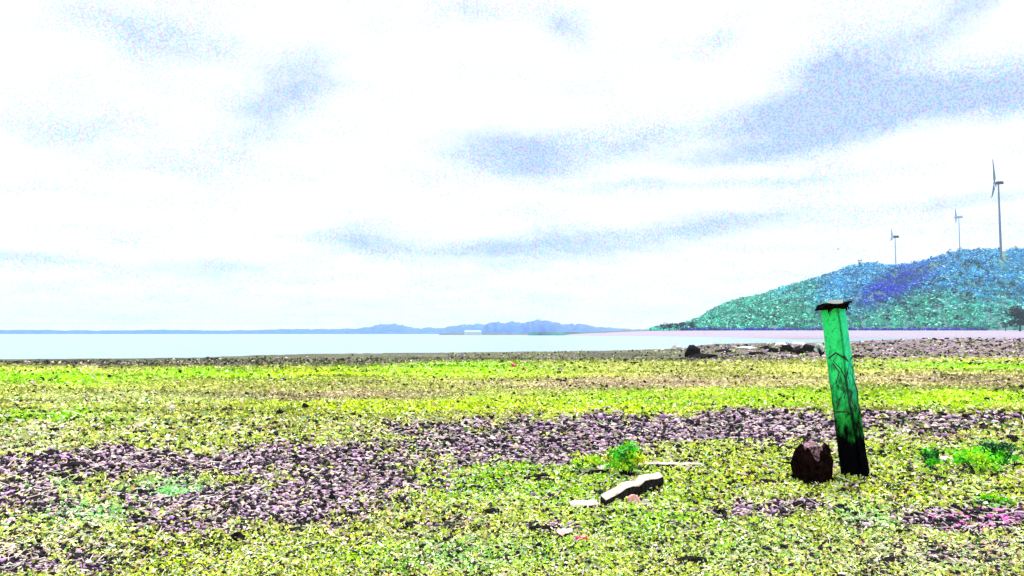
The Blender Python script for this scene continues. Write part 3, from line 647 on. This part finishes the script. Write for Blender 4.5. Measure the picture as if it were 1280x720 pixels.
rings = [[pol(q, rad_[q] * .66, tz[q] - .001) for q in range(n)], [pol(q, rad_[q] * .55, tz[q] * .96 + g_.uniform(-.03, .015)) for q in range(n)], [pol(q, rad_[q] * .3, tz[q] * .5 + 15 * k_ + g_.uniform(-.03, .03)) for q in range(n)], [pol(q, rad_[q] * .1, 27 * k_) for q in range(n)]]
MB().loft(rings, caps=True).build('heartwood', pkm, st)
MB().tube([(-20 * k_, -.02, 20 * k_), (-30 * k_, -.05, 21 * k_), (-42 * k_, -.05, 22.5 * k_)], [2.2 * k_, 1.4 * k_, .5 * k_], 6).build('branch_stub', bkm, st)
for q, (fx, a2) in enumerate([(-17, -.9), (14, -.6), (20, .2), (-22, .3)]):
    MB().tube([(fx * .7 * k_, a2 * .1, 5 * k_), (fx * 1.05 * k_, a2 * .22, 2.0 * k_), (fx * 1.35 * k_, a2 * .30, -2 * k_)], [4.5 * k_, 3.2 * k_, 1.5 * k_], 7).build('root', bkm, st)

# ------------------------------------------------------------------ driftwood
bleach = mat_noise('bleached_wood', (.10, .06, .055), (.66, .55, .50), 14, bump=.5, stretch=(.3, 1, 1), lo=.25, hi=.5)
darkw = mat_noise('dark_wood_and_shade', (.005, .005, .006), (.035, .03, .03), 24, bump=.8, spec=0)  # on the pale logs this black stands in for shaded sides and underside
def gz(p): return float(terrain(np.array([p.x]), np.array([p.y]))[0])
def timber(name, p0, p1, top_px, side_px, label, cat, lift=(0, 0), seed=0, seg=9, group=None, wdt=.10, taper=(.75, .8), tm_=None):
    """a lying beam: bleached upper face part and body part darkened for shade; p0,p1 = pixels of its two lower ends"""
    A = G(*p0); Bq = G(*p1); kk = (A.y + Bq.y) / 2 / F; mid = (A + Bq) / 2
    t = thing(name, label, cat, (mid.x, mid.y, gz(mid)), group); g = random.Random(seed); body = []; top = []; mid.z = -.012
    H_ = side_px * kk; T = top_px * kk; dr = (Bq - A); dr.z = 0; nrm = Vector((-dr.y, dr.x, 0)).normalized()
    if nrm.y < 0: nrm = -nrm
    for q in range(seg + 1):
        u = q / seg; c_ = A.lerp(Bq, u) - mid; c_.z = (lift[0] * (1 - u) + lift[1] * u) * kk
        e = min(1, .8 + min(u, 1 - u) * 3); hh = H_ * g.choice((.82, 1, 1, 1.1)) * (taper[0] * (1 - u) + taper[1] * u) * e * g.uniform(.85, 1.12); ww = wdt * e * g.uniform(.85, 1.1)
        up = Vector((0, 0, 1)); j = Vector((0, 0, g.uniform(-.06, .06) * H_))
        z0 = -.02 - c_.z * .0
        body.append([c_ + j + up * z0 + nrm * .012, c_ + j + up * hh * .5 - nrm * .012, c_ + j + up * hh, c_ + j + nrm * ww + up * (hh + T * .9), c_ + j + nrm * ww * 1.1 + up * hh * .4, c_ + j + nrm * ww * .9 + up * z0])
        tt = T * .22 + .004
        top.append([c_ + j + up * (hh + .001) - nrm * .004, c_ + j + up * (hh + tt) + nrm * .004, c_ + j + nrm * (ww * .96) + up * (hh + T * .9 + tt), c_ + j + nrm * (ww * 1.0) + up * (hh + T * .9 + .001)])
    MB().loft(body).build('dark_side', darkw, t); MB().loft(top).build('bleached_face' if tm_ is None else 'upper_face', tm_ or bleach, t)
    return t
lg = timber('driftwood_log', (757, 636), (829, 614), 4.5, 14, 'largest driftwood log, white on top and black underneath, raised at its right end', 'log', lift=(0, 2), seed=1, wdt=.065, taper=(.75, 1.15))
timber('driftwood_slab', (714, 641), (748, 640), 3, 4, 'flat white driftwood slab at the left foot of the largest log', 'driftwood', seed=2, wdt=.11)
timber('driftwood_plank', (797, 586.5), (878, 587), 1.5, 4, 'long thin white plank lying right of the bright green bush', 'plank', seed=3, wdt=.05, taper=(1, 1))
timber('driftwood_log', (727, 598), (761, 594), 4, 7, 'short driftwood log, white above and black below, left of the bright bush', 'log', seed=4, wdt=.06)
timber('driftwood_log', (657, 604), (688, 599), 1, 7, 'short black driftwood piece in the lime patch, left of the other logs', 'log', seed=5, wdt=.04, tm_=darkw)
timber('dry_stick', (1178, 581), (1194, 581), 3, 4, 'short white stick between the two green bushes at right', 'stick', seed=6, wdt=.09)
timber('dry_stick', (662, 667), (688, 667), .5, 5, 'black stick lying in the pinkish litter, lower centre', 'stick', seed=7, wdt=.02, tm_=darkw)
timber('driftwood_log', (846, 711), (884, 710), .8, 9, 'flat black piece of wood at the bottom edge, right of centre', 'log', seed=8, wdt=.03, tm_=darkw)
timber('dry_stick', (840, 583), (866, 589), 0.5, 1.2, 'thin dark twig under the long white plank', 'twig', seed=9, wdt=.02)
# pink stone that props the large log
def rock(name, px, py, w_px, h_px, label, cat, mat, seed=0, group=None, depth=1.0, flat=0, parent=None):
    p = G(px, py); kk = p.y / F; g = random.Random(seed); me = bpy.data.meshes.new(name)
    import bmesh
    bm = bmesh.new(); bmesh.ops.create_icosphere(bm, subdivisions=2, radius=1)
    from mathutils import noise as mn
    off = Vector((seed * 3.1, seed * 1.7, seed * .3))
    for v in bm.verts:
        v.co *= 1 + .45 * mn.noise(v.co * 1.3 + off) + .22 * mn.noise(v.co * 3.3 + off)
        if v.co.z < -.35: v.co.z = -.35 + (v.co.z + .35) * .2
        v.co.x *= w_px * kk * .5; v.co.y *= w_px * kk * .45 * depth; v.co.z = (v.co.z + .35) * h_px * kk * .72 - .01
    bm.to_mesh(me); bm.free(); me.materials.append(mat)
    o = link(name, me, parent, (p.x, p.y + w_px * kk * .2, gz(p))); o.rotation_euler = (0, 0, g.uniform(-.3, .3))
    return tag(o, label, cat, group)
pinks = mat_noise('pink_stone', (.75, .22, .22), (.85, .55, .55), 25, bump=.6)
blks = mat_noise('black_clod', (.004, .004, .005), (.03, .026, .03), 30, bump=.9, spec=0)
pales = mat_noise('pale_stone', (.55, .48, .50), (.86, .82, .82), 25, bump=.6)
reds = mat_noise('red_plastic', (.55, .01, .05), (.80, .03, .10), 12, rough=.35, bump=.1)
rock('pink_stone', 793, 633, 15, 13, 'salmon pink stone under the middle of the largest driftwood log', 'stone', pinks, 1)
rock('pale_stone', 807, 634, 12, 9, 'pale yellowish stone below the right end of the largest log', 'stone', pales, 2)
# crushed red can
p = G(726, 682); kk = p.y / F; m = MB(); g_ = random.Random(4); rg = []
for q, (xx_, r_) in enumerate([(-8, 3.2), (-7.4, 4.2), (-4, 4.3), (-1, 3.0), (2, 3.9), (5.5, 4.2), (7.4, 4.1), (8, 3.1)]):
    rg.append([Vector((xx_ * kk, math.cos(t_) * r_ * kk * g_.uniform(.85, 1.1), (math.sin(t_) * r_ * .8 + 4) * kk * g_.uniform(.9, 1.1))) for t_ in [i_ * 6.283 / 12 for i_ in range(12)]])
cn_ = thing('crushed_can', 'small crushed red can lying in the plants, lower centre', 'can', (p.x, p.y, gz(p) - .005), rz=.35)
m.loft(rg, caps=True); m.build('can_body', reds, cn_)
MB().tube([(-8.3 * kk, 0, 4 * kk), (-7.9 * kk, 0, 4 * kk)], 2.6 * kk, 12).build('can_lid', pales, cn_)
# crumpled pale wrapper
p = G(706, 674); kk = p.y / F; V_ = []; F_ = []; g_ = random.Random(8)
for a_ in range(7):
    for b_ in range(5): V_.append(((a_ - 3) * 3.4 * kk + g_.uniform(-1, 1) * kk, (b_ - 2) * 5 * kk, g_.uniform(0, 6) * kk + .01))
F_ = [(a_ * 5 + b_, (a_ + 1) * 5 + b_, (a_ + 1) * 5 + b_ + 1, a_ * 5 + b_ + 1) for a_ in range(6) for b_ in range(4)]
wr = MB().add(V_, F_).build('crumpled_wrapper', mat_noise('wrapper_film', (.55, .32, .30), (.72, .62, .58), 30, rough=.5, bump=.2), loc=(p.x, p.y, gz(p)))
sol = wr.modifiers.new('thickness', 'SOLIDIFY'); sol.thickness = .003; tag(wr, 'crumpled pale pink wrapper beside the red can', 'litter')
rock('red_rag', 642, 459, 8, 5, 'small red scrap on the far flat near the water', 'litter', reds, 5)
rock('red_rag', 655, 464, 5, 4, 'dark red scrap just right of the small red one on the far flat', 'litter', mat_noise('dark_red_scrap', (.25, .02, .05), (.6, .1, .05), 6), 6)

CLODS = [(349, 520, 9, 10, 'black upright clod on the yellow strip, left one of the pair'), (381, 514, 9, 8, 'black clod on the yellow strip, right one of the pair'), (366, 519, 8, 4, 'low black clod between the pair on the yellow strip'),
         (66, 543, 12, 8, 'black clod on the pale flat at far left'), (71, 520, 8, 4, 'small dark clod above the one at far left'), (296, 676, 16, 11, 'chunky black clod left of the low yellow patch'), (366, 668, 30, 7, 'wide flat black clod below the purple stones, left of centre'),
         (673, 603, 12, 6, 'black clod touching the black driftwood piece in the lime patch'), (614, 645, 22, 10, 'big black clod left of centre among yellow-green plants'), (570, 646, 14, 6, 'low black clod left of the big one near the centre'),
         (511, 661, 18, 7, 'flat black clod below the centre-left stones'), (414, 630, 10, 13, 'tall narrow black clod at the edge of the purple stones'), (530, 688, 14, 6, 'grey-black clod near the bottom left of centre'),
         (889, 632, 22, 7, 'flat black slab of mud right of the largest log'), (901, 645, 14, 8, 'black clod just below the flat slab right of the largest log'), (960, 606, 24, 8, 'wide black clod in front and left of the notched stump'),
         (944, 598, 14, 6, 'smaller black clod left of the wide one near the stump'), (998, 641, 22, 8, 'black clod on the lower stony patch right of centre'), (1053, 642, 14, 8, 'black clod at the right end of the middle stony patch'),
         (940, 696, 9, 7, 'round black clod near the bottom, right of centre'), (1120, 711, 28, 9, 'broad black clod at the bottom edge, right side'), (1094, 600, 16, 5, 'low black clod at the right foot of the green post'),
         (1150, 600, 26, 4, 'long low black clod right of the post'), (1163, 588, 14, 5, 'black clod below the small dark green bush'), (1276, 588, 14, 6, 'black clod at the right edge beside the large green bush'), (1194, 644, 20, 8, 'black clod at the upper edge of the magenta stones'),
         (1145, 652, 12, 9, 'black clod at the left end of the magenta stones'), (848, 561, 12, 6, 'black clod in the purple stones above the long plank'), (691, 555, 20, 5, 'long dark clod in the purple stones left of the bush'), (1038, 690, 12, 7, 'slanting black clod at lower right among pale plants'),
         (90, 588, 34, 9, 'broad black clod in the purple stones at left'), (96, 605, 16, 8, 'black clod below the broad one in the left stones'), (175, 692, 14, 6, 'black clod low in the left corner region'), (1073, 448, 12, 5, 'small black stone on the far flat just right of the post'),
         (1240, 600, 20, 4, 'thin dark clod below the large green bush'), (1170, 710, 14, 8, 'dark clod at the bottom edge near the right corner')]
for q, (a_, b_, w_, h_, lab) in enumerate(CLODS): rock('black_clod', a_, b_, w_, h_, lab, 'clod', blks, 30 + q, 'black clods on the flat')

# ------------------------------------------------------------------ dark mound and driftwood pile by the water
rock('dark_boulder', 867, 447, 19, 17, 'pointed black boulder on the shore left of the post', 'boulder', blks, 80)
rock('flat_boulder', 878, 448, 34, 6, 'flat black rock at the foot of the pointed boulder', 'boulder', blks, 83)
PILE = [(957, 437, 12, 5, blks, 'leftmost small black rock of the shore pile'), (968, 441, 14, 6, blks, 'low black rock, second from left in the shore pile'), (985, 440, 16, 9, blks, 'black rock in the middle of the shore pile'), (999, 443, 20, 8, blks, 'wide black rock in front in the shore pile'),
        (1012, 441, 14, 11, blks, 'tall black rock at the right of the shore pile'), (1000, 433, 18, 6, pales, 'pale rock lying on the back of the shore pile'), (978, 434, 16, 6, pales, 'pale rock at the back left of the shore pile'), (1007, 438, 8, 5, pinks, 'pink rock wedged in the shore pile'),
        (905, 441, 22, 4, blks, 'low dark rock right of the pointed boulder'), (935, 437, 28, 4, pales, 'pale low rock between the boulder and the pile'), (846, 438, 14, 6, pales, 'pale rock at the water edge left of the pointed boulder'), (948, 444, 20, 5, blks, 'dark rock in front of the shore pile at left')]
for q, (a_, b_, w_, h_, mt, lab) in enumerate(PILE): rock('shore_rock', a_, b_, w_, h_, lab, 'rock', mt, 90 + q, 'rocks piled near the water')

# ------------------------------------------------------------------ bushes
def bush(name, px, py, w_px, h_px, label, cols, n_cl=16, per=26, leaf=2.6, seed=0, cat='bush'):
    p = G(px, py); kk = p.y / F; t = thing(name, label, cat, (p.x, p.y, gz(p))); g = np.random.default_rng(seed)
    m = MB()
    for q in range(9):
        a_ = g.uniform(0, 6.28); r_ = g.uniform(.1, .42) * w_px * kk; hz = g.uniform(.5, .9) * h_px * kk
        m.tube([(r_ * .1 * math.cos(a_), r_ * .1 * math.sin(a_), -.01), (r_ * .6 * math.cos(a_), r_ * .6 * math.sin(a_), hz * .55), (r_ * math.cos(a_), r_ * math.sin(a_), hz)], [.9 * kk, .6 * kk, .25 * kk], 5)
    m.build('stems', darkw, t)
    a_ = g.uniform(0, 6.28, n_cl); rr_ = g.random(n_cl) ** .5 * .38 * w_px * kk; z_ = g.uniform(.25, .85, n_cl) * h_px * kk; rr_ = rr_ * (1.15 - .6 * z_ / (h_px * kk))
    cen = np.stack([np.cos(a_) * rr_, np.sin(a_) * rr_, z_], 1); rad = np.tile(np.array([.16 * w_px, .16 * w_px, .15 * h_px]) * kk, (n_cl, 1))
    V, Fq, C = clumps(cen, rad, per, leaf * kk, np.array([cols[int(v_)] for v_ in g.integers(0, len(cols), n_cl)]), .4, g, .5)
    link('foliage', mesh_np('foliage', V, Fq, leafm, C), t); return t
bg_, lm_, dk_ = (.10, .70, .02), (.45, .85, .02), (.01, .10, .03)
bush('leafy_bush', 783, 597, 60, 47, 'bright green leafy bush in the centre, behind the largest log', [bg_, lm_, lm_, (.75, .80, .03), (.03, .30, .04)], 40, 28, 2.6, 1)
bush('leafy_bush', 735, 594, 60, 24, 'low lime bush just left of the bright bush', [lm_, lm_, dk_, (.7, .8, .02)], 16, 22, 2.2, 2)
bush('leafy_bush', 1163, 588, 34, 27, 'small dark green bush right of the post', [(.03, .40, .03), dk_, bg_], 14, 26, 2.2, 3)
bush('leafy_bush', 1222, 593, 74, 34, 'large bright green bush at right', [bg_, (.2, .8, .01), lm_, lm_], 24, 26, 2.6, 4)
bush('leafy_bush', 1250, 586, 56, 34, 'dark green half of the bushes near the right edge', [bg_, dk_, (.04, .35, .03), dk_], 20, 26, 2.4, 5)
bush('leafy_bush', 1242, 630, 40, 12, 'low bright green tuft above the magenta stones', [(.15, .75, .04), lm_], 12, 20, 2.2, 6)
bush('pale_bush', 1027, 446, 20, 18, 'pale mint shrub on the shore right beside the post', [(.75, .92, .85), (.15, .70, .35), (.85, .95, .9)], 14, 20, 1.6, 7)
bush('pale_bush', 215, 622, 60, 9, 'pale mint tuft in the left stones', [(.42, .88, .28), (.5, .9, .45)], 18, 22, 2.2, 8)

# ------------------------------------------------------------------ bird
p = Vector(ray(1047.5, 311.5) * 150) + Vector((0, 0, CAMH))
m = MB(); m.tube([(-.22, 0, 0), (-.12, 0, .02), (.05, 0, .02), (.2, 0, .03), (.28, 0, .03)], [.01, .05, .07, .04, .01], 8)
m.add([(-.06, 0, .03), (.1, 0, .04), (.02, .35, .14), (-.06, .33, .14), (-.1, .62, .05)], [(0, 1, 2, 3), (3, 2, 4)]); m.add([(-.06, 0, .03), (.1, 0, .04), (.02, -.35, .14), (-.06, -.33, .14), (-.1, -.62, .05)], [(0, 3, 2, 1), (3, 4, 2)])
m.add([(-.2, -.01, 0), (-.2, .01, 0), (-.34, .06, 0), (-.34, -.06, 0)], [(0, 1, 2, 3)])
bd = m.build('flying_bird', mat_noise('bird_feathers', (.05, .07, .10), (.1, .12, .15), 6, bump=0), loc=p); tag(bd, 'tiny dark bird flying above the left shoulder of the hill', 'bird')

# ------------------------------------------------------------------ haze
HAZE_D, HAZE_TOP = 0.00010, 230
m = MB(); boxmb(m, -7200, 7200, -7200, 7200, -3.2, HAZE_TOP)
hzm = bpy.data.materials.new('haze_air'); hzm.use_nodes = True; hzm.node_tree.nodes.clear(); N = NT(hzm.node_tree)
ho = N.n.new('ShaderNodeOutputMaterial'); pv = N.n.new('ShaderNodeVolumePrincipled'); N.l.new(pv.outputs[0], ho.inputs['Volume'])
pv.inputs['Color'].default_value = (.55, .76, 1, 1); pv.inputs['Density'].default_value = HAZE_D
o = m.build('haze', hzm); tag(o, 'thin blue haze over the lake and hills', 'haze', kind='stuff')
S.cycles.volume_bounces = 1
